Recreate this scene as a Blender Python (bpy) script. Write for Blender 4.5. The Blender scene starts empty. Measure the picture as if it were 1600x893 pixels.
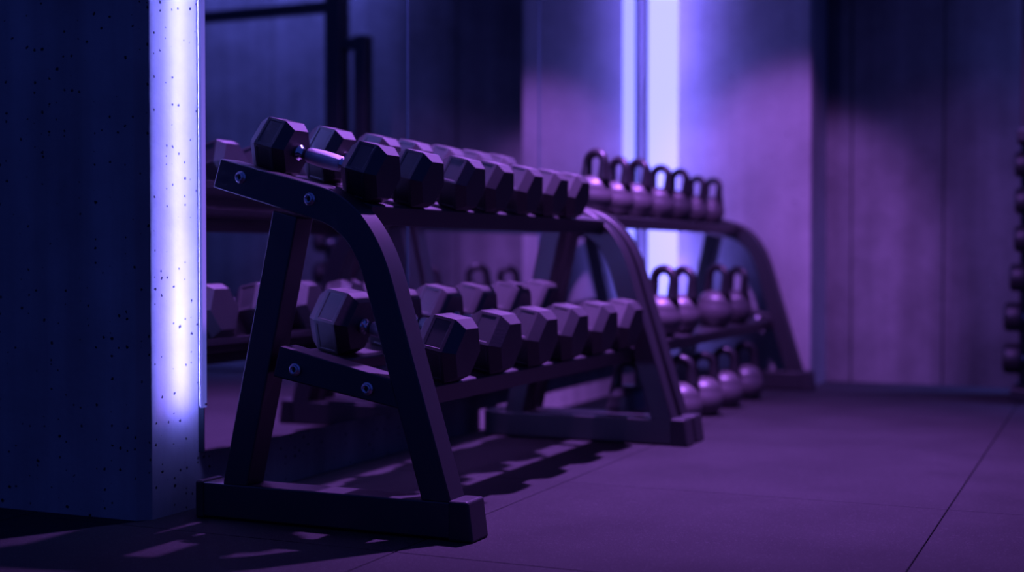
import bpy, bmesh, math, random
from mathutils import Vector, Matrix

random.seed(7)
S = bpy.context.scene
COL = S.collection

# ------------------------------------------------------------------ camera, world, lamps, exposure
F_PX, W_PX, H_PX = 2130.0, 1600.0, 893.0
YAW, PITCH, CAM_Z = math.radians(23.92), math.radians(1.304), 0.62
cam_d = bpy.data.cameras.new('camera')
cam = bpy.data.objects.new('camera', cam_d)
COL.objects.link(cam)
cam_d.sensor_width = 36.0
cam_d.sensor_fit = 'HORIZONTAL'
cam_d.lens = 36.0 * F_PX / W_PX
cam_d.clip_start, cam_d.clip_end = 0.05, 60
fw = Vector((-math.sin(YAW) * math.cos(PITCH), math.cos(YAW) * math.cos(PITCH), -math.sin(PITCH)))
rt = Vector((math.cos(YAW), math.sin(YAW), 0))
up = rt.cross(fw)
cam.matrix_world = Matrix(((rt.x, up.x, -fw.x, 0), (rt.y, up.y, -fw.y, 0), (rt.z, up.z, -fw.z, CAM_Z), (0, 0, 0, 1)))
cam_d.dof.use_dof = True
cam_d.dof.focus_distance = 3.02
cam_d.dof.aperture_fstop = 1.55
S.camera = cam

S.view_settings.view_transform = 'Standard'
S.view_settings.look = 'None'
S.view_settings.exposure = 0.0
S.view_settings.gamma = 1.0
S.view_settings.use_curve_mapping = False
S.cycles.use_denoising = True
S.cycles.max_bounces = 8
S.cycles.sample_clamp_indirect = 4.0
S.cycles.caustics_reflective = False
S.cycles.caustics_refractive = False

world = bpy.data.worlds.new('world')
S.world = world
world.use_nodes = True
bg = world.node_tree.nodes['Background']
bg.inputs['Color'].default_value = (0.06, 0.115, 1.0, 1)
bg.inputs['Strength'].default_value = 0.165

PURPLE = (0.45, 0.155, 1.0)
LED = (0.190, 0.188, 1.0)
LED_VIOLET = (0.200, 0.150, 1.0)


def spot(name, loc, target, power, angle, blend, radius, color=PURPLE):
    d = bpy.data.lights.new(name, 'SPOT')
    d.energy, d.color = power, color
    d.spot_size, d.spot_blend = math.radians(angle), blend
    d.shadow_soft_size = radius
    o = bpy.data.objects.new(name, d)
    COL.objects.link(o)
    o.location = loc
    o.rotation_euler = (Vector(target) - Vector(loc)).to_track_quat('-Z', 'Y').to_euler()
    return o


spot('ceiling_spot_rack', (-1.17, 4.17, 2.95), (-1.40, 4.02, 0.0), 1560, 86, 1.0, 0.04)
spot('ceiling_spot_pier', (-1.00, 4.10, 2.65), (-1.42, 6.38, 0.74), 390, 30, 0.7, 0.05)
spot('ceiling_spot_back', (-0.80, 3.90, 2.50), (-0.50, 6.75, 0.10), 150, 44, 1.0, 0.06)
fill_d = bpy.data.lights.new('added_blue_fill', 'AREA')       # added blue light, no known fixture: brightens the back wall seen in the mirrors
fill_d.shape, fill_d.size, fill_d.size_y = 'RECTANGLE', 1.4, 0.05
fill_d.energy, fill_d.color = 42.0, (0.15, 0.16, 1.0)
fill = bpy.data.objects.new('added_blue_fill', fill_d)
COL.objects.link(fill)
fill_d.spread = math.radians(70)
fill.location = (0.45, 6.60, 3.05)
fill.rotation_euler = (math.radians(8), 0, 0)
LED_NEAR, LED_FAR, LED_FACE = 125.0, 28.0, 3.1

# ------------------------------------------------------------------ materials


def new_mat(name):
    m = bpy.data.materials.new(name)
    m.use_nodes = True
    nt = m.node_tree
    return m, nt, nt.nodes['Principled BSDF'], nt.links


def plain(name, col, rough, metal=0.0, spec=0.5, bump=0.0, scale=300.0, vary=0.0):
    m, nt, b, L = new_mat(name)
    b.inputs['Base Color'].default_value = (*col, 1)
    b.inputs['Roughness'].default_value = rough
    b.inputs['Metallic'].default_value = metal
    b.inputs['Specular IOR Level'].default_value = spec
    if bump or vary:
        tc = nt.nodes.new('ShaderNodeTexCoord')
        n = nt.nodes.new('ShaderNodeTexNoise')
        n.inputs['Scale'].default_value = scale
        n.inputs['Detail'].default_value = 3
        L.new(tc.outputs['Object'], n.inputs['Vector'])
        if bump:
            bp = nt.nodes.new('ShaderNodeBump')
            bp.inputs['Strength'].default_value = bump
            bp.inputs['Distance'].default_value = 0.002
            L.new(n.outputs['Fac'], bp.inputs['Height'])
            L.new(bp.outputs['Normal'], b.inputs['Normal'])
        if vary:
            n2 = nt.nodes.new('ShaderNodeTexNoise')
            n2.inputs['Scale'].default_value = 9.0
            n2.inputs['Detail'].default_value = 5
            L.new(tc.outputs['Object'], n2.inputs['Vector'])
            r = nt.nodes.new('ShaderNodeMapRange')
            r.inputs['To Min'].default_value = rough - vary
            r.inputs['To Max'].default_value = rough + vary
            L.new(n2.outputs['Fac'], r.inputs['Value'])
            L.new(r.outputs['Result'], b.inputs['Roughness'])
    return m


def emissive(name, col, strength):
    m, nt, b, L = new_mat(name)
    b.inputs['Base Color'].default_value = (0.5, 0.5, 0.55, 1)
    b.inputs['Emission Color'].default_value = (*col, 1)
    b.inputs['Emission Strength'].default_value = strength
    return m


def concrete(name, base, pore_scale, pore_size, pore_share, streak=0.25, low=0.72):
    m, nt, b, L = new_mat(name)
    N = nt.nodes.new
    tc = N('ShaderNodeTexCoord')
    # cloudy mottling
    n1 = N('ShaderNodeTexNoise')
    n1.inputs['Scale'].default_value = 2.3
    n1.inputs['Detail'].default_value = 6
    n1.inputs['Roughness'].default_value = 0.62
    L.new(tc.outputs['Object'], n1.inputs['Vector'])
    # vertical streaks
    mp = N('ShaderNodeMapping')
    mp.inputs['Scale'].default_value = (9, 9, 0.55)
    L.new(tc.outputs['Object'], mp.inputs['Vector'])
    n2 = N('ShaderNodeTexNoise')
    n2.inputs['Scale'].default_value = 1.0
    n2.inputs['Detail'].default_value = 4
    L.new(mp.outputs['Vector'], n2.inputs['Vector'])
    r1 = N('ShaderNodeMapRange')
    r1.inputs['From Min'].default_value, r1.inputs['From Max'].default_value = 0.3, 0.7
    r1.inputs['To Min'].default_value, r1.inputs['To Max'].default_value = low, 1.16
    L.new(n1.outputs['Fac'], r1.inputs['Value'])
    r2 = N('ShaderNodeMapRange')
    r2.inputs['From Min'].default_value, r2.inputs['From Max'].default_value = 0.3, 0.7
    r2.inputs['To Min'].default_value, r2.inputs['To Max'].default_value = 1 - streak, 1 + streak * 0.6
    L.new(n2.outputs['Fac'], r2.inputs['Value'])
    mul = N('ShaderNodeMath')
    mul.operation = 'MULTIPLY'
    L.new(r1.outputs['Result'], mul.inputs[0])
    L.new(r2.outputs['Result'], mul.inputs[1])
    # air holes
    wn = N('ShaderNodeTexNoise')
    wn.inputs['Scale'].default_value = 90
    L.new(tc.outputs['Object'], wn.inputs['Vector'])
    wm = N('ShaderNodeMixRGB')
    wm.blend_type = 'LINEAR_LIGHT'
    wm.inputs['Fac'].default_value = 0.0035
    L.new(tc.outputs['Object'], wm.inputs['Color1'])
    L.new(wn.outputs['Color'], wm.inputs['Color2'])
    sx = N('ShaderNodeSeparateXYZ')
    L.new(wm.outputs['Color'], sx.inputs['Vector'])
    along = N('ShaderNodeMath')
    along.operation = 'ADD'
    L.new(sx.outputs['X'], along.inputs[0])
    L.new(sx.outputs['Y'], along.inputs[1])
    flat = N('ShaderNodeCombineXYZ')
    L.new(along.outputs[0], flat.inputs['X'])
    L.new(sx.outputs['Z'], flat.inputs['Y'])
    vo = N('ShaderNodeTexVoronoi')
    vo.voronoi_dimensions = '2D'
    vo.inputs['Scale'].default_value = pore_scale
    L.new(flat.outputs['Vector'], vo.inputs['Vector'])
    sep = N('ShaderNodeSeparateColor')
    L.new(vo.outputs['Color'], sep.inputs['Color'])
    size = N('ShaderNodeMath')          # radius of each hole from its cell's own random number
    size.operation = 'MULTIPLY_ADD'
    L.new(sep.outputs['Red'], size.inputs[0])
    size.inputs[1].default_value = pore_size / pore_share
    size.inputs[2].default_value = -pore_size * (1 - pore_share) / pore_share
    lt = N('ShaderNodeMath')
    lt.operation = 'SUBTRACT'
    L.new(size.outputs[0], lt.inputs[0])
    L.new(vo.outputs['Distance'], lt.inputs[1])
    ss = N('ShaderNodeMapRange')
    ss.inputs['From Min'].default_value, ss.inputs['From Max'].default_value = -0.015, 0.03
    L.new(lt.outputs[0], ss.inputs['Value'])
    hole = ss.outputs['Result']
    colr = N('ShaderNodeVectorMath')
    colr.operation = 'SCALE'
    colr.inputs[0].default_value = base
    L.new(mul.outputs[0], colr.inputs['Scale'])
    mix = N('ShaderNodeMixRGB')
    L.new(hole, mix.inputs['Fac'])
    L.new(colr.outputs['Vector'], mix.inputs['Color1'])
    mix.inputs['Color2'].default_value = (0.012, 0.012, 0.014, 1)
    L.new(mix.outputs['Color'], b.inputs['Base Color'])
    b.inputs['Roughness'].default_value = 0.72
    b.inputs['Specular IOR Level'].default_value = 0.3
    n3 = N('ShaderNodeTexNoise')
    n3.inputs['Scale'].default_value = 60
    n3.inputs['Detail'].default_value = 5
    L.new(tc.outputs['Object'], n3.inputs['Vector'])
    hh = N('ShaderNodeMath')
    hh.operation = 'MULTIPLY_ADD'
    L.new(hole, hh.inputs[0])
    hh.inputs[1].default_value = -1.2
    L.new(n3.outputs['Fac'], hh.inputs[2])
    bp = N('ShaderNodeBump')
    bp.inputs['Strength'].default_value = 0.25
    bp.inputs['Distance'].default_value = 0.004
    L.new(hh.outputs[0], bp.inputs['Height'])
    L.new(bp.outputs['Normal'], b.inputs['Normal'])
    return m


def rubber_floor():
    m, nt, b, L = new_mat('rubber_floor')
    N = nt.nodes.new
    tc = N('ShaderNodeTexCoord')
    n1 = N('ShaderNodeTexNoise')
    n1.inputs['Scale'].default_value = 420
    n1.inputs['Detail'].default_value = 2
    L.new(tc.outputs['Object'], n1.inputs['Vector'])
    n2 = N('ShaderNodeTexNoise')
    n2.inputs['Scale'].default_value = 3.2
    n2.inputs['Detail'].default_value = 6
    L.new(tc.outputs['Object'], n2.inputs['Vector'])
    vo = N('ShaderNodeTexVoronoi')
    vo.inputs['Scale'].default_value = 260
    L.new(tc.outputs['Object'], vo.inputs['Vector'])
    sep = N('ShaderNodeSeparateColor')
    L.new(vo.outputs['Color'], sep.inputs['Color'])
    g = N('ShaderNodeMath')
    g.operation = 'GREATER_THAN'
    g.inputs[1].default_value = 0.93
    L.new(sep.outputs['Red'], g.inputs[0])
    r = N('ShaderNodeMapRange')
    r.inputs['From Min'].default_value, r.inputs['From Max'].default_value = 0.3, 0.7
    r.inputs['To Min'].default_value, r.inputs['To Max'].default_value = 0.8, 1.2
    L.new(n2.outputs['Fac'], r.inputs['Value'])
    r3 = N('ShaderNodeMapRange')
    r3.inputs['From Min'].default_value, r3.inputs['From Max'].default_value = 0.3, 0.7
    r3.inputs['To Min'].default_value, r3.inputs['To Max'].default_value = 0.6, 1.4
    L.new(n1.outputs['Fac'], r3.inputs['Value'])
    mu = N('ShaderNodeMath')
    mu.operation = 'MULTIPLY'
    L.new(r.outputs['Result'], mu.inputs[0])
    L.new(r3.outputs['Result'], mu.inputs[1])
    ad = N('ShaderNodeMath')
    ad.operation = 'MULTIPLY_ADD'
    L.new(g.outputs[0], ad.inputs[0])
    ad.inputs[1].default_value = 0.6
    L.new(mu.outputs[0], ad.inputs[2])
    sc = N('ShaderNodeVectorMath')
    sc.operation = 'SCALE'
    sc.inputs[0].default_value = (0.026, 0.0252, 0.026)
    L.new(ad.outputs[0], sc.inputs['Scale'])
    L.new(sc.outputs['Vector'], b.inputs['Base Color'])
    b.inputs['Roughness'].default_value = 0.85
    b.inputs['Specular IOR Level'].default_value = 0.2
    bp = N('ShaderNodeBump')
    bp.inputs['Strength'].default_value = 0.5
    bp.inputs['Distance'].default_value = 0.002
    L.new(n1.outputs['Fac'], bp.inputs['Height'])
    L.new(bp.outputs['Normal'], b.inputs['Normal'])
    return m


M = {
    'wall': concrete('wall_concrete', (0.34, 0.335, 0.33), 44, 0.19, 0.27),
    'pier': concrete('pier_concrete', (0.36, 0.35, 0.345), 26, 0.10, 0.12, 0.14),
    'back': concrete('back_concrete', (0.205, 0.201, 0.199), 22, 0.11, 0.10, 0.25, 0.5),
    'floor': rubber_floor(),
    'joint': plain('joint_black', (0.006, 0.006, 0.006), 0.9),
    'mirror': plain('mirror_silver', (0.74, 0.77, 0.80), 0.012, 1.0),
    'joint_strip': plain('mirror_joint_strip', (0.05, 0.13, 0.16), 0.25, 0.0, 0.7),
    'glass_edge': plain('mirror_glass_edge', (0.012, 0.02, 0.022), 0.3, 0.0, 0.4),
    'frame': plain('black_powder_coat', (0.009, 0.009, 0.010), 0.45, 0.0, 1.0, 0.12, 700.0),
    'cap': plain('black_plastic', (0.02, 0.02, 0.022), 0.5),
    'rubber': plain('black_rubber', (0.015, 0.0143, 0.0147), 0.52, 0.0, 1.0, 0.10, 220.0, 0.08),
    'chrome': plain('chrome', (0.72, 0.72, 0.74), 0.16, 1.0),
    'knurl': plain('chrome_knurled', (0.66, 0.66, 0.69), 0.30, 1.0, 0.5, 0.8, 900.0),
    'bolt': plain('zinc_bolt', (0.62, 0.62, 0.66), 0.30, 1.0),
    'bell': plain('cast_iron_bell', (0.085, 0.075, 0.078), 0.45, 0.0, 1.0, 0.25, 160.0, 0.06),
    'handle': plain('cast_iron_handle', (0.016, 0.015, 0.016), 0.38, 0.0, 0.5, 0.15, 200.0),
    'alu': plain('anodised_channel', (0.42, 0.42, 0.45), 0.38, 0.6),
    'led_side': emissive('frosted_led_profile', LED, 0.42),
    'led_side_tape': emissive('led_tape_side', LED, 90.0),
    'led_near': emissive('led_tape_near', LED, LED_NEAR),
    'led_far': emissive('led_tape_far', LED_VIOLET, LED_FAR),
    'led_face': emissive('led_diffuser', LED, LED_FACE),
}

# ------------------------------------------------------------------ mesh helpers


def box(bm, x0, x1, y0, y1, z0, z1, mi=0):
    v = [bm.verts.new(p) for p in ((x0, y0, z0), (x1, y0, z0), (x1, y1, z0), (x0, y1, z0),
                                   (x0, y0, z1), (x1, y0, z1), (x1, y1, z1), (x0, y1, z1))]
    for q in ((3, 2, 1, 0), (4, 5, 6, 7), (0, 1, 5, 4), (1, 2, 6, 5), (2, 3, 7, 6), (3, 0, 4, 7)):
        bm.faces.new([v[i] for i in q]).material_index = mi
    return v


def prism_y(bm, pts, y0, y1):
    """outline in (x, z), thickness along y"""
    a = [bm.verts.new((x, y0, z)) for x, z in pts]
    b = [bm.verts.new((x, y1, z)) for x, z in pts]
    bm.faces.new(a)
    bm.faces.new(b[::-1])
    n = len(pts)
    for i in range(n):
        j = (i + 1) % n
        bm.faces.new((a[j], a[i], b[i], b[j]))


def lathe(bm, prof, axis='X', seg=24, centre=(0, 0, 0), mi=0):
    """prof = [(along, radius)], closed ends"""
    cx, cy, cz = centre
    rings = []
    for a, r in prof:
        ring = []
        for k in range(seg):
            t = 2 * math.pi * k / seg
            c, s = r * math.cos(t), r * math.sin(t)
            if axis == 'X':
                p = (cx + a, cy + c, cz + s)
            elif axis == 'Y':
                p = (cx + c, cy + a, cz + s)
            else:
                p = (cx + c, cy + s, cz + a)
            ring.append(bm.verts.new(p))
        rings.append(ring)
    for r0, r1 in zip(rings, rings[1:]):
        for k in range(seg):
            j = (k + 1) % seg
            f = bm.faces.new((r0[k], r0[j], r1[j], r1[k]))
            f.smooth = True
            f.material_index = mi
    bm.faces.new(rings[0][::-1]).material_index = mi
    bm.faces.new(rings[-1]).material_index = mi


def tube(bm, pts, radii, seg=14):
    """swept tube with closed ends"""
    pts = [Vector(p) for p in pts]
    rings = []
    nrm = None
    for i, p in enumerate(pts):
        t = (pts[min(i + 1, len(pts) - 1)] - pts[max(i - 1, 0)]).normalized()
        if nrm is None:
            nrm = Vector((0, 1, 0)) if abs(t.y) < 0.9 else Vector((1, 0, 0))
        nrm = (nrm - t * nrm.dot(t)).normalized()
        bi = t.cross(nrm)
        rings.append([bm.verts.new(p + (nrm * math.cos(2 * math.pi * k / seg) + bi * math.sin(2 * math.pi * k / seg)) * radii[i])
                      for k in range(seg)])
    for r0, r1 in zip(rings, rings[1:]):
        for k in range(seg):
            j = (k + 1) % seg
            bm.faces.new((r0[k], r0[j], r1[j], r1[k])).smooth = True
    bm.faces.new(rings[0][::-1])
    bm.faces.new(rings[-1])


def build(name, bm, mats, parent=None, bevel=0.0, seg=2, angle=35):
    bmesh.ops.recalc_face_normals(bm, faces=bm.faces)
    me = bpy.data.meshes.new(name)
    bm.to_mesh(me)
    bm.free()
    for m in (mats if isinstance(mats, (list, tuple)) else [mats]):
        me.materials.append(m)
    o = bpy.data.objects.new(name, me)
    COL.objects.link(o)
    if parent is not None:
        o.parent = parent
    if bevel:
        mod = o.modifiers.new('bevel', 'BEVEL')
        mod.width, mod.segments = bevel, seg
        mod.limit_method, mod.angle_limit = 'ANGLE', math.radians(angle)
        mod.harden_normals = False
    return o


def tag(o, label, cat, group=None):
    o['label'], o['category'] = label, cat
    if group:
        o['group'] = group
    return o


def thing(name, label, cat, loc=(0, 0, 0), rot=(0, 0, 0), group=None):
    o = bpy.data.objects.new(name, None)
    COL.objects.link(o)
    o.empty_display_size = 0.05
    o.location, o.rotation_euler = loc, rot
    return tag(o, label, cat, group)


def struct(o):
    o['kind'] = 'structure'
    return o


def copy_thing(root, loc, rot, label, scale=None):
    r = root.copy()
    COL.objects.link(r)
    r.location, r.rotation_euler = loc, rot
    if scale:
        r.scale = (scale,) * 3
    r['label'] = label
    for ch in list(root.children):
        c = ch.copy()
        COL.objects.link(c)
        c.parent = r
        for g in list(ch.children):
            d = g.copy()
            COL.objects.link(d)
            d.parent = c
    return r


# ------------------------------------------------------------------ the setting
WX = -2.06          # plane of the mirror wall
PIER_X, PIER_Y, BACK_Y = -1.305, 6.38, 6.75
WALL_END = 2.54
HGT = 3.1

bm = bmesh.new()    # rubber tiles with real gaps over a dark base
box(bm, -4.0, 3.2, -2.6, 6.95, -0.06, -0.004, 1)
xs = [-4.39, -3.385, -2.38, -1.375, -0.37, 0.635, 1.64, 2.645, 3.2]
ys = [-2.6, -1.5, -0.505, 0.495, 1.495, 2.492, 3.455, 4.45, 5.45, 6.95]
for i in range(len(xs) - 1):
    for j in range(len(ys) - 1):
        gx = 0.0045 if i in (3, 4) else 0.002
        box(bm, max(xs[i], -4.0) + gx / 2, xs[i + 1] - gx / 2, ys[j] + 0.0012, ys[j + 1] - 0.0012, -0.03, 0.0, 0)
struct(build('floor', bm, [M['floor'], M['joint']], None, 0.002, 2))

bm = bmesh.new()    # wall behind the mirrors, its free end chamfered
c = 0.026
pts = [(WX, WALL_END + c), (WX - c, WALL_END), (-4.0, WALL_END), (-4.0, 6.95), (WX, 6.95)]
a = [bm.verts.new((x, y, -0.02)) for x, y in pts]
b = [bm.verts.new((x, y, HGT)) for x, y in pts]
bm.faces.new(a[::-1])
bm.faces.new(b)
for i in range(len(pts)):
    j = (i + 1) % len(pts)
    bm.faces.new((a[i], a[j], b[j], b[i]))
struct(build('wall_left', bm, M['wall'], None, 0.003, 2))

bm = bmesh.new()    # concrete pier beyond the racks
box(bm, WX, PIER_X, PIER_Y, 6.95, -0.02, HGT)
o = build('wall_pier', bm, M['pier'], None, 0.012, 2)
struct(o)

bm = bmesh.new()    # back wall of cast panels
px = [PIER_X - 0.1, -1.185, -0.755, 0.45, 1.65, 3.2]
for x0, x1 in zip(px, px[1:]):
    box(bm, x0 + 0.0025, x1 - 0.0025, BACK_Y, 6.95, -0.02, HGT, 0)
box(bm, PIER_X - 0.1, 3.2, BACK_Y + 0.012, 6.95, -0.02, HGT, 1)
struct(build('wall_back', bm, [M['back'], M['joint']], None, 0.004, 2))

# ------------------------------------------------------------------ mirrors
seams = [2.738, 3.788, 4.858, 6.125]
words = ['tall wall mirror panel nearest the lit concrete wall end',
         'middle tall wall mirror panel between the two seams',
         'tall wall mirror panel farthest along, beside the far light strip']
for k in range(3):
    bm = bmesh.new()
    y0, y1 = seams[k] + 0.002, seams[k + 1] - 0.002
    box(bm, WX + 0.001, WX + 0.020, y0, y1, 0.135, 2.75, 0)
    for f in bm.faces:
        if f.calc_center_median().x < WX + 0.0195:
            f.material_index = 1
    mo = tag(build('wall_mirror', bm, [M['mirror'], M['glass_edge']], None, 0.0016, 1), words[k], 'mirror', 'wall mirror panels')
    if k < 2:
        bm = bmesh.new()
        box(bm, WX + 0.0185, WX + 0.0225, y1 + 0.0006, y1 + 0.0034, 0.135, 2.75)
        build('joint_strip', bm, M['joint_strip'], mo, 0.0006, 2)
        bm = bmesh.new()
        box(bm, WX + 0.0226, WX + 0.030, y1 - 0.008, y1 + 0.012, 1.725, 1.765)
        if k == 1:
            build('clip', bm, M['chrome'], mo, 0.003, 2)
        else:
            bm.free()

# ------------------------------------------------------------------ light strips
t = thing('light_strip', 'vertical violet light strip on the near edge of the mirror', 'light', (-1.998, 2.676, 0.255), group='vertical light strips')
bm = bmesh.new()
box(bm, -0.003, 0.006, -0.006, 0.010, 0.0, 2.6)
build('channel', bm, M['led_side'], t, 0.0005, 1)
bm = bmesh.new()
pts = [(-0.0031, -0.0055), (-0.0068, 0.0015), (-0.0068, 0.005), (-0.0031, 0.0095)]
a = [bm.verts.new((x, y, 0.004)) for x, y in pts]
b = [bm.verts.new((x, y, 2.598)) for x, y in pts]
bm.faces.new(a)
bm.faces.new(b[::-1])
for i in range(4):
    j = (i + 1) % 4
    bm.faces.new((a[j], a[i], b[i], b[j]))
build('light_tape', bm, M['led_near'], t)
bm = bmesh.new()    # second tape on the side turned along the mirror
box(bm, -0.0025, 0.0055, 0.0102, 0.0112, 0.004, 2.598)
for f in bm.faces:
    if f.calc_center_median().y > 0.0111:
        f.material_index = 1
build('light_tape', bm, [M['alu'], M['led_side_tape']], t)
for z in (1.5, 2.4):
    bm = bmesh.new()
    box(bm, -0.062, -0.004, 0.006, 0.010, z - 0.012, z + 0.012)
    build('bracket', bm, M['alu'], t)
bm = bmesh.new()
lathe(bm, [(0.0062, 0.0035), (0.0085, 0.003), (0.0092, 0.001)], 'X', 14, (0, 0.004, 0.008))
build('screw', bm, M['chrome'], t)

t = thing('light_strip', 'broad vertical violet light strip in the far corner beside the pier', 'light', (-1.989, 6.195, 0.255), group='vertical light strips')


def plan_prism(bm, pts, z0, z1):
    lo = [bm.verts.new((x, y, z0)) for x, y in pts]
    hi = [bm.verts.new((x, y, z1)) for x, y in pts]
    bm.faces.new(lo[::-1])
    bm.faces.new(hi)
    for i in range(len(pts)):
        j = (i + 1) % len(pts)
        bm.faces.new((lo[i], lo[j], hi[j], hi[i]))


bm = bmesh.new()    # diffuser set across the corner, facing the room
plan_prism(bm, [(-0.020, -0.100), (-0.012, -0.106), (0.088, 0.029), (0.080, 0.035)], 0.0, 2.6)
build('diffuser', bm, M['led_face'], t, 0.002, 2)
bm = bmesh.new()
plan_prism(bm, [(-0.0204, -0.0997), (0.0796, 0.0353), (0.074, 0.0405), (0.000, 0.0405), (-0.026, -0.095)], -0.004, 2.604)
build('channel', bm, M['alu'], t)
bm = bmesh.new()
box(bm, 0.006, 0.056, 0.041, 0.046, 0.004, 2.598)
build('light_tape', bm, M['led_far'], t)
for z in (1.95, 2.45):
    bm = bmesh.new()
    box(bm, 0.060, 0.070, 0.041, 0.184, z - 0.012, z + 0.012)
    build('bracket', bm, M['alu'], t)

# ------------------------------------------------------------------ racks
TUBE = 0.072


def arc_pts():
    """outer and inner edge of the bent bar that is shelf arm and front leg in one"""
    outer = [(-1.911, 0.845), (-1.689, 0.787), (-1.640, 0.774), (-1.600, 0.759), (-1.566, 0.738), (-1.536, 0.711),
             (-1.510, 0.678), (-1.488, 0.641), (-1.470, 0.600), (-1.455, 0.556), (-1.4336, 0.485), (-1.312, 0.083)]
    inner = [(-1.384, 0.083), (-1.5004, 0.4715), (-1.521, 0.540), (-1.534, 0.580), (-1.549, 0.613), (-1.567, 0.642), (-1.588, 0.664),
             (-1.613, 0.682), (-1.645, 0.696), (-1.690, 0.709), (-1.932, 0.778)]
    def smooth(p):
        q = [p[0]] + p + [p[-1]]
        out = []
        for i in range(1, len(q) - 2):
            straight = i in (1, len(q) - 3)
            for u in ((0.0,) if straight else (0.0, 0.25, 0.5, 0.75)):
                a_, b_, c_, d_ = q[i - 1:i + 3]
                out.append(tuple(0.5 * (2 * b_[k] + (c_[k] - a_[k]) * u + (2 * a_[k] - 5 * b_[k] + 4 * c_[k] - d_[k]) * u * u
                                        + (3 * b_[k] - a_[k] - 3 * c_[k] + d_[k]) * u ** 3) for k in (0, 1)))
        return out + [p[-1]]
    return smooth(outer) + smooth(inner)


def side_frame(root, y0, bolts_side):
    y1 = y0 + TUBE
    bm = bmesh.new()
    prism_y(bm, arc_pts(), y0, y1)
    for f in bm.faces:
        f.smooth = len(f.verts) == 4
    up_ = build('upright', bm, M['frame'], root, 0.0035, 2, 40)
    up_.data.set_sharp_from_angle(angle=math.radians(40))
    bm = bmesh.new()
    prism_y(bm, [(-1.768, 0.722), (-1.702, 0.705), (-1.842, 0.083), (-1.909, 0.083)], y0 + 0.001, y1 - 0.001)
    build('rear_leg', bm, M['frame'], root, 0.0035, 2)
    bm = bmesh.new()
    prism_y(bm, [(-1.752, 0.412), (-1.430, 0.340), (-1.420, 0.277), (-1.770, 0.341)], y0 + 0.003, y1 - 0.003)
    tb = build('tie_bar', bm, M['frame'], root, 0.0035, 2)
    bm = bmesh.new()
    box(bm, -1.965, -1.300, y0, y1 + 0.004, 0.004, 0.085)
    ft = build('foot', bm, M['frame'], root, 0.004, 2)
    for x0, x1 in ((-1.985, -1.962), (-1.318, -1.258)):
        bm = bmesh.new()
        box(bm, x0, x1, y0 - 0.004, y1 + 0.008, 0.0, 0.089)
        if x1 > -1.3:
            for v in bm.verts:
                if v.co.x > -1.27 and v.co.z > 0.05:
                    v.co.x -= 0.012
        build('foot_cap', bm, M['cap'], ft, 0.006, 3)
    yb = y0 if bolts_side < 0 else y1
    s = bolts_side
    for par, spots in ((up_, ((-1.854, 0.799), (-1.667, 0.746))), (tb, ((-1.708, 0.359), (-1.519, 0.323)))):
        for bx, bz in spots:
            bm = bmesh.new()
            lathe(bm, [(-0.004 * s, 0.0148), (0.0018 * s, 0.0148), (0.0024 * s, 0.0140), (0.0026 * s, 0.0112), (0.0060 * s, 0.0112), (0.0085 * s, 0.0098),
                       (0.0090 * s, 0.0066), (0.0030 * s, 0.0060)], 'Y', 20, (bx, yb, bz))
            for f in bm.faces:
                if len(f.verts) > 4 and abs(f.calc_center_median().y - (yb + 0.0030 * s)) < 1e-4:
                    f.material_index = 1  # socket floor coloured dark, standing in for shade inside the recess
            build('bolt', bm, [M['bolt'], M['cap']], par)
    return up_


def rail(root, name, x0, x1, z_at, slope, ya, yb, lip, thick=0.005, back_lip=0.0):
    """sloping plate along y with a lip turned down at its low edge"""
    z0, z1 = z_at(x0), z_at(x1)
    k = slope / math.hypot(1, slope)
    pts = [(x0, z0), (x1, z1), (x1 + 0.003, z1 - 0.004), (x1 + 0.003 - lip * k, z1 - lip), (x1 - 0.003 - lip * k, z1 - lip + 0.001),
           (x1 - 0.003, z1 - thick - 0.002), (x0 + 0.004, z0 - thick)]
    if back_lip:
        pts += [(x0 + 0.004, z0 - back_lip), (x0, z0 - back_lip)]
    bm = bmesh.new()
    prism_y(bm, pts, ya, yb)
    return build(name, bm, M['frame'], root, 0.0015, 2)


UP_S, LO_S = 0.262, 0.20


def upper_z(x):
    return 0.722 + UP_S * (-1.50 - x)


def lower_z(x):
    return 0.312 + LO_S * (-1.415 - x)


rack = thing('dumbbell_rack', 'black two-tier rack holding hexagonal dumbbells in front of the mirror', 'rack', (0, 0, 0), group='steel racks along the mirror')
R1A, R1B = 2.632, 4.240
side_frame(rack, R1A, -1)
side_frame(rack, R1B, -1)
ya, yb = R1A + TUBE - 0.002, R1B + 0.002
rail(rack, 'shelf_rail', -1.870, -1.745, upper_z, UP_S, ya, yb, 0.030, 0.005, 0.02)
rail(rack, 'shelf_rail', -1.640, -1.548, upper_z, UP_S, ya, yb, 0.046, 0.005, 0.02)
rail(rack, 'shelf_rail', -1.806, -1.700, lower_z, LO_S, ya, yb, 0.030, 0.005, 0.02)
rail(rack, 'shelf_rail', -1.545, -1.445, lower_z, LO_S, ya, yb, 0.046, 0.005, 0.02)

rack2 = thing('kettlebell_rack', 'black rack with kettlebells on two shelves beside the concrete pier', 'rack', (0, 0, 0), group='steel racks along the mirror')
R2A, R2B = 4.352, 6.215
side_frame(rack2, R2A, -1)
side_frame(rack2, R2B, -1)
ya, yb = R2A + TUBE - 0.002, R2B + 0.002
rail(rack2, 'shelf', -1.810, -1.605, lambda x: 0.745 + 0.10 * (-1.50 - x), 0.1, ya, yb, 0.042, 0.005, 0.03)
rail(rack2, 'shelf', -1.740, -1.452, lambda x: 0.318 + 0.10 * (-1.42 - x), 0.1, ya, yb, 0.042, 0.005, 0.03)

# ------------------------------------------------------------------ hexagonal dumbbells


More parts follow.
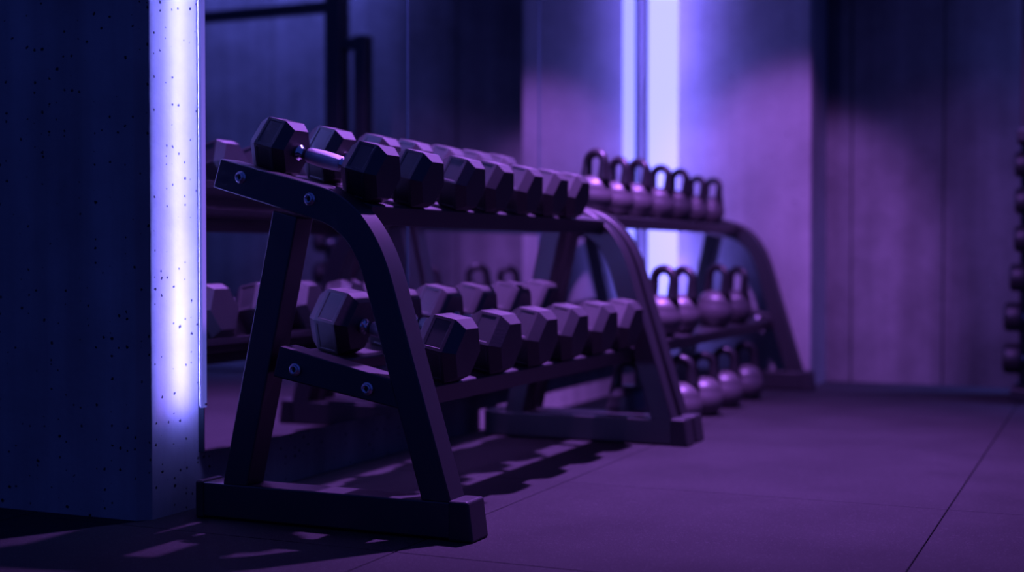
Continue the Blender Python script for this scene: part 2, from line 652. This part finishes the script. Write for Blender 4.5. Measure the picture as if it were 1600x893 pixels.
def hex_head(flat, length, ch_r, ch_a, recess=True):
    """hexagonal prism along x, flat side up, wide chamfers at both ends, shallow badge panel in each side"""
    bm = bmesh.new()
    secs = [(-length / 2, flat / 2 - ch_r), (-length / 2 + ch_a, flat / 2), (length / 2 - ch_a, flat / 2), (length / 2, flat / 2 - ch_r)]
    rings = []
    for x, ap in secs:
        r = ap * 2 / math.sqrt(3)
        rings.append([bm.verts.new((x, r * math.cos(math.radians(60 * k)), r * math.sin(math.radians(60 * k)))) for k in range(6)])
    sides = []
    for n, (r0, r1) in enumerate(zip(rings, rings[1:])):
        for k in range(6):
            j = (k + 1) % 6
            f = bm.faces.new((r0[k], r0[j], r1[j], r1[k]))
            if n == 1:
                sides.append(f)
    bm.faces.new(rings[0][::-1])
    bm.faces.new(rings[-1])
    bmesh.ops.recalc_face_normals(bm, faces=bm.faces)
    return bm, sides


def make_dumbbell(name, label, flat, head_len, gap, group):
    t = thing(name, label, 'dumbbell', group=group)
    off = gap / 2 + head_len / 2
    for s in (-1, 1):
        bm, sides = hex_head(flat, head_len, flat * 0.122, head_len * 0.24)
        for f in sides:
            n = f.normal.copy()
            r = bmesh.ops.inset_region(bm, faces=[f], thickness=flat * 0.075, depth=0.0)
            r2 = bmesh.ops.inset_region(bm, faces=[f], thickness=0.0012, depth=-0.0012)
        bmesh.ops.translate(bm, vec=(s * off, 0, 0), verts=bm.verts)
        build('head', bm, M['rubber'], t, 0.003, 3, 18)
    bm = bmesh.new()
    g = gap / 2
    prof = [(-g - 0.004, 0.0185), (-g + 0.011, 0.0185), (-g + 0.013, 0.0138), (-g + 0.028, 0.0138), (-g + 0.031, 0.0162)]
    lathe(bm, prof + [(-a, r) for a, r in reversed(prof)], 'X', 28)
    hd = build('handle', bm, M['chrome'], t)
    hd['label'] = 'chrome handle'
    bm = bmesh.new()
    k = g - 0.031
    lathe(bm, [(-k, 0.0158), (-k + 0.003, 0.0178), (-k * 0.5, 0.0195), (0, 0.0202), (k * 0.5, 0.0195), (k - 0.003, 0.0178), (k, 0.0158)], 'X', 28)
    build('knurled_grip', bm, M['knurl'], hd)
    return t


ORD = ['first', 'second', 'third', 'fourth', 'fifth', 'sixth', 'seventh']
up_y = [2.742, 2.925, 3.160, 3.345, 3.548, 3.745, 3.925]
lo_y = [2.905, 3.160, 3.410, 3.645, 3.900, 4.140]
UF, LF = 0.132, 0.153
ang_u, ang_l = math.atan(UP_S), math.atan(LO_S)
db = make_dumbbell('hex_dumbbell', '', UF, 0.096, 0.158, 'hex dumbbells on the upper tier')
ux = -1.672
for k, y in enumerate(up_y):
    lab = ('black hex dumbbell at the near end of the upper rack tier, chrome handle showing' if k == 0 else
           'black hex dumbbell at the far end of the upper rack tier' if k == 6 else
           '%s black hex dumbbell from the near end of the upper rack tier' % ORD[k])
    loc = (ux - (0.022 if k == 0 else 0), y, upper_z(ux - (0.022 if k == 0 else 0)) + (UF / 2 + 0.0015) / math.cos(ang_u))
    rot = (0, ang_u, random.uniform(-0.02, 0.02))
    if k == 0:
        db.location, db.rotation_euler = loc, (0, ang_u, 0.0)
        db['label'] = lab
    else:
        copy_thing(db, loc, rot, lab)
dl = make_dumbbell('hex_dumbbell', '', LF, 0.110, 0.186, 'hex dumbbells on the lower tier')
lx = -1.601
for k, y in enumerate(lo_y):
    lab = ('large black hex dumbbell at the near end of the lower tier, behind the bent upright' if k == 0 else
           'large black hex dumbbell at the far end of the lower rack tier' if k == 5 else
           '%s large black hex dumbbell from the near end of the lower rack tier' % ORD[k])
    loc = (lx, y, lower_z(lx) + (LF / 2 + 0.0015) / math.cos(ang_l))
    if k == 0:
        dl.location, dl.rotation_euler = loc, (0, ang_l, 0.0)
        dl['label'] = lab
    else:
        copy_thing(dl, loc, (0, ang_l, random.uniform(-0.02, 0.02)), lab)

# ------------------------------------------------------------------ kettlebells


def make_kettlebell(label, r, hh, hw, tr, group):
    """r body radius, hh total height, hw half width of the handle, tr handle bar radius; handle plane is x-z"""
    t = thing('kettlebell', label, 'kettlebell', group=group)
    bm = bmesh.new()
    zc = r * 0.88
    prof = [(0.0, r * 0.62), (0.003, r * 0.68)]
    for k in range(1, 12):
        a = math.radians(-46 + k * 6.4)
        prof.append((zc - r * 0.06 + r * 0.98 * math.sin(a), r * math.cos(a)))
    z0_, r0_ = prof[-1]
    for k in range(1, 9):           # shoulders run up to the neck between the horns
        u = k / 8
        prof.append((z0_ + (zc + r * 1.02 - z0_) * math.sin(u * math.pi / 2), r0_ * (1 - 0.93 * (1 - math.cos(u * math.pi / 2)) ** 1.15)))
    lathe(bm, prof, 'Z', 32)
    build('bell', bm, M['bell'], t)
    # horns rise from the shoulders, lean a little outwards and close in a round bow
    pts, rad = [], []
    bow = hw - tr
    zt = hh - tr - bow * 0.92
    zb = zc + r * 0.62
    xb = r * 0.58
    half = [(xb, zb), (xb + (bow - xb) * 0.45, zb + (zt - zb) * 0.35), (bow * 0.99, zb + (zt - zb) * 0.75)]
    half += [(bow * math.cos(math.radians(a)), zt + bow * 0.92 * math.sin(math.radians(a))) for a in range(0, 91, 15)]
    whole = half + [(-x, z) for x, z in reversed(half[:-1])]
    pts = [(x, 0, z) for x, z in whole]
    n = len(pts)
    for i in range(n):
        e = min(i, n - 1 - i)
        rad.append(tr * (1.55, 1.28, 1.08, 1.0)[min(e, 3)])
    bm = bmesh.new()
    tube(bm, pts, rad, 16)
    build('handle', bm, M['handle'], t)
    return t


def kb_row(name_of, spots, r, hh, hw, tr, group):
    first = None
    for k, (x, y, z, sc, rz, ry) in enumerate(spots):
        lab = name_of(k, len(spots))
        if first is None:
            first = make_kettlebell(lab, r, hh, hw, tr, group)
            o = first
            o.location, o.rotation_euler, o.scale = (x, y, z), (0, ry, rz), (sc,) * 3
        else:
            copy_thing(first, (x, y, z), (0, ry, rz), lab, sc)


tilt = math.atan(0.10)
sz = lambda x: 0.745 + 0.10 * (-1.50 - x) + 0.0008
mz = lambda x: 0.318 + 0.10 * (-1.42 - x) + 0.0008
ups = [(-1.70, 4.53, 1.00, -0.35), (-1.70, 4.78, 0.95, -0.45), (-1.70, 5.00, 0.98, -0.30), (-1.70, 5.28, 0.95, -0.25), (-1.70, 5.54, 0.95, -0.35), (-1.70, 5.81, 0.88, -0.40), (-1.70, 6.06, 0.90, -0.30)]
kb_row(lambda k, n: 'kettlebell at the near end of the top shelf' if k == 0 else 'kettlebell at the far end of the top shelf' if k == n - 1 else
       '%s kettlebell from the near end of the top shelf' % ORD[k],
       [(x, y, sz(x), s, rz, tilt) for x, y, s, rz in ups], 0.070, 0.232, 0.055, 0.0163, 'kettlebells on the top shelf')
mids = [(-1.515, 4.73, 1.0, -0.25), (-1.515, 4.98, 0.98, -0.30), (-1.515, 5.46, 1.0, -0.35), (-1.515, 5.79, 0.95, -0.4)]
kb_row(lambda k, n: 'large kettlebell at the near end of the lower shelf' if k == 0 else 'large kettlebell at the far end of the lower shelf' if k == n - 1 else
       '%s large kettlebell from the near end of the lower shelf' % ORD[k],
       [(x, y, mz(x), s, rz, tilt) for x, y, s, rz in mids], 0.077, 0.258, 0.057, 0.0165, 'kettlebells on the lower shelf')
lows = [(-1.60, 4.64, 1.0, 0.3), (-1.46, 4.82, 1.0, 0.1), (-1.46, 5.12, 0.97, 0.5), (-1.46, 5.43, 0.97, 0.2), (-1.46, 5.77, 0.97, 0.4)]
kb_row(lambda k, n: 'large kettlebell on the floor nearest the dumbbell rack' if k == 0 else 'large kettlebell on the floor farthest along, by the last foot' if k == n - 1 else
       '%s large kettlebell from the near end of the floor row' % ORD[k],
       [(x, y, 0.0008, s, rz, 0.0) for x, y, s, rz in lows], 0.080, 0.255, 0.056, 0.0165, 'kettlebells on the floor')

# ------------------------------------------------------------------ storage rig at the right edge
rig = thing('storage_rig', 'black steel storage rig with dumbbell arms, standing by the back wall', 'rack', (-0.27, 6.42, 0))
bm = bmesh.new()
box(bm, 0.035, 0.135, -0.04, 0.06, 0.0, 2.9)
build('tall_post', bm, M['frame'], rig, 0.004, 2)
bm = bmesh.new()
box(bm, -0.12, -0.045, -0.04, 0.04, 0.0, 1.80)
build('short_post', bm, M['frame'], rig, 0.004, 2)
bm = bmesh.new()
box(bm, -0.045, 0.035, -0.03, 0.03, 1.73, 1.79)
build('crossmember', bm, M['frame'], rig, 0.003, 2)
bm = bmesh.new()
box(bm, 0.135, 1.75, -0.03, 0.03, 1.94, 2.0)
build('beam', bm, M['frame'], rig, 0.003, 2)
bm = bmesh.new()
box(bm, -0.14, 0.16, -0.28, 0.22, 0.0, 0.05)
build('base', bm, M['frame'], rig, 0.004, 2)
tower_z = [1.010, 0.852, 0.690, 0.522, 0.352, 0.172]
tower_s = [0.90, 0.92, 0.94, 1.0, 1.06, 1.10]
bm = bmesh.new()
box(bm, -0.128, -0.060, -0.23, -0.04, 1.10, 1.16)
build('top_peg', bm, M['frame'], rig, 0.01, 3)
for z in tower_z:
    bm = bmesh.new()
    top = z - 0.0182 * tower_s[tower_z.index(z)]
    box(bm, -0.060, 0.034, -0.19, -0.041, top - 0.026, top)
    build('arm', bm, M['frame'], rig, 0.003, 2)


def round_dumbbell(label):
    t = thing('round_dumbbell', label, 'dumbbell', group='round dumbbells on the storage rig')
    for s in (-1, 1):
        bm = bmesh.new()
        prof = [(0.066, 0.040), (0.068, 0.046), (0.072, 0.0555), (0.079, 0.060), (0.125, 0.060), (0.134, 0.0565), (0.140, 0.048), (0.141, 0.030)]
        lathe(bm, [(s * a, r) for a, r in prof], 'X', 32)
        build('head', bm, M['rubber'], t)
    bm = bmesh.new()
    lathe(bm, [(-0.068, 0.024), (-0.060, 0.024), (-0.058, 0.015), (0, 0.0175), (0.058, 0.015), (0.060, 0.024), (0.068, 0.024)], 'X', 24)
    build('handle', bm, M['chrome'], t)['label'] = 'chrome handle'
    return t


tw = ['topmost round-headed dumbbell on the storage rig', 'second round-headed dumbbell from the top of the rig', 'third round-headed dumbbell from the top of the rig',
      'fourth round-headed dumbbell from the top of the rig', 'round-headed dumbbell second from the bottom of the rig', 'lowest round-headed dumbbell on the storage rig']
first = None
for k, z in enumerate(tower_z):
    sc = tower_s[k]
    xl = [-0.408, -0.406, -0.408, -0.424, -0.446, -0.450][k]
    loc = (xl + 0.141 * sc, 6.28, z)
    if first is None:
        first = round_dumbbell(tw[0])
        first.location, first.scale = loc, (sc,) * 3
    else:
        copy_thing(first, loc, (0, 0, 0), tw[k], sc)
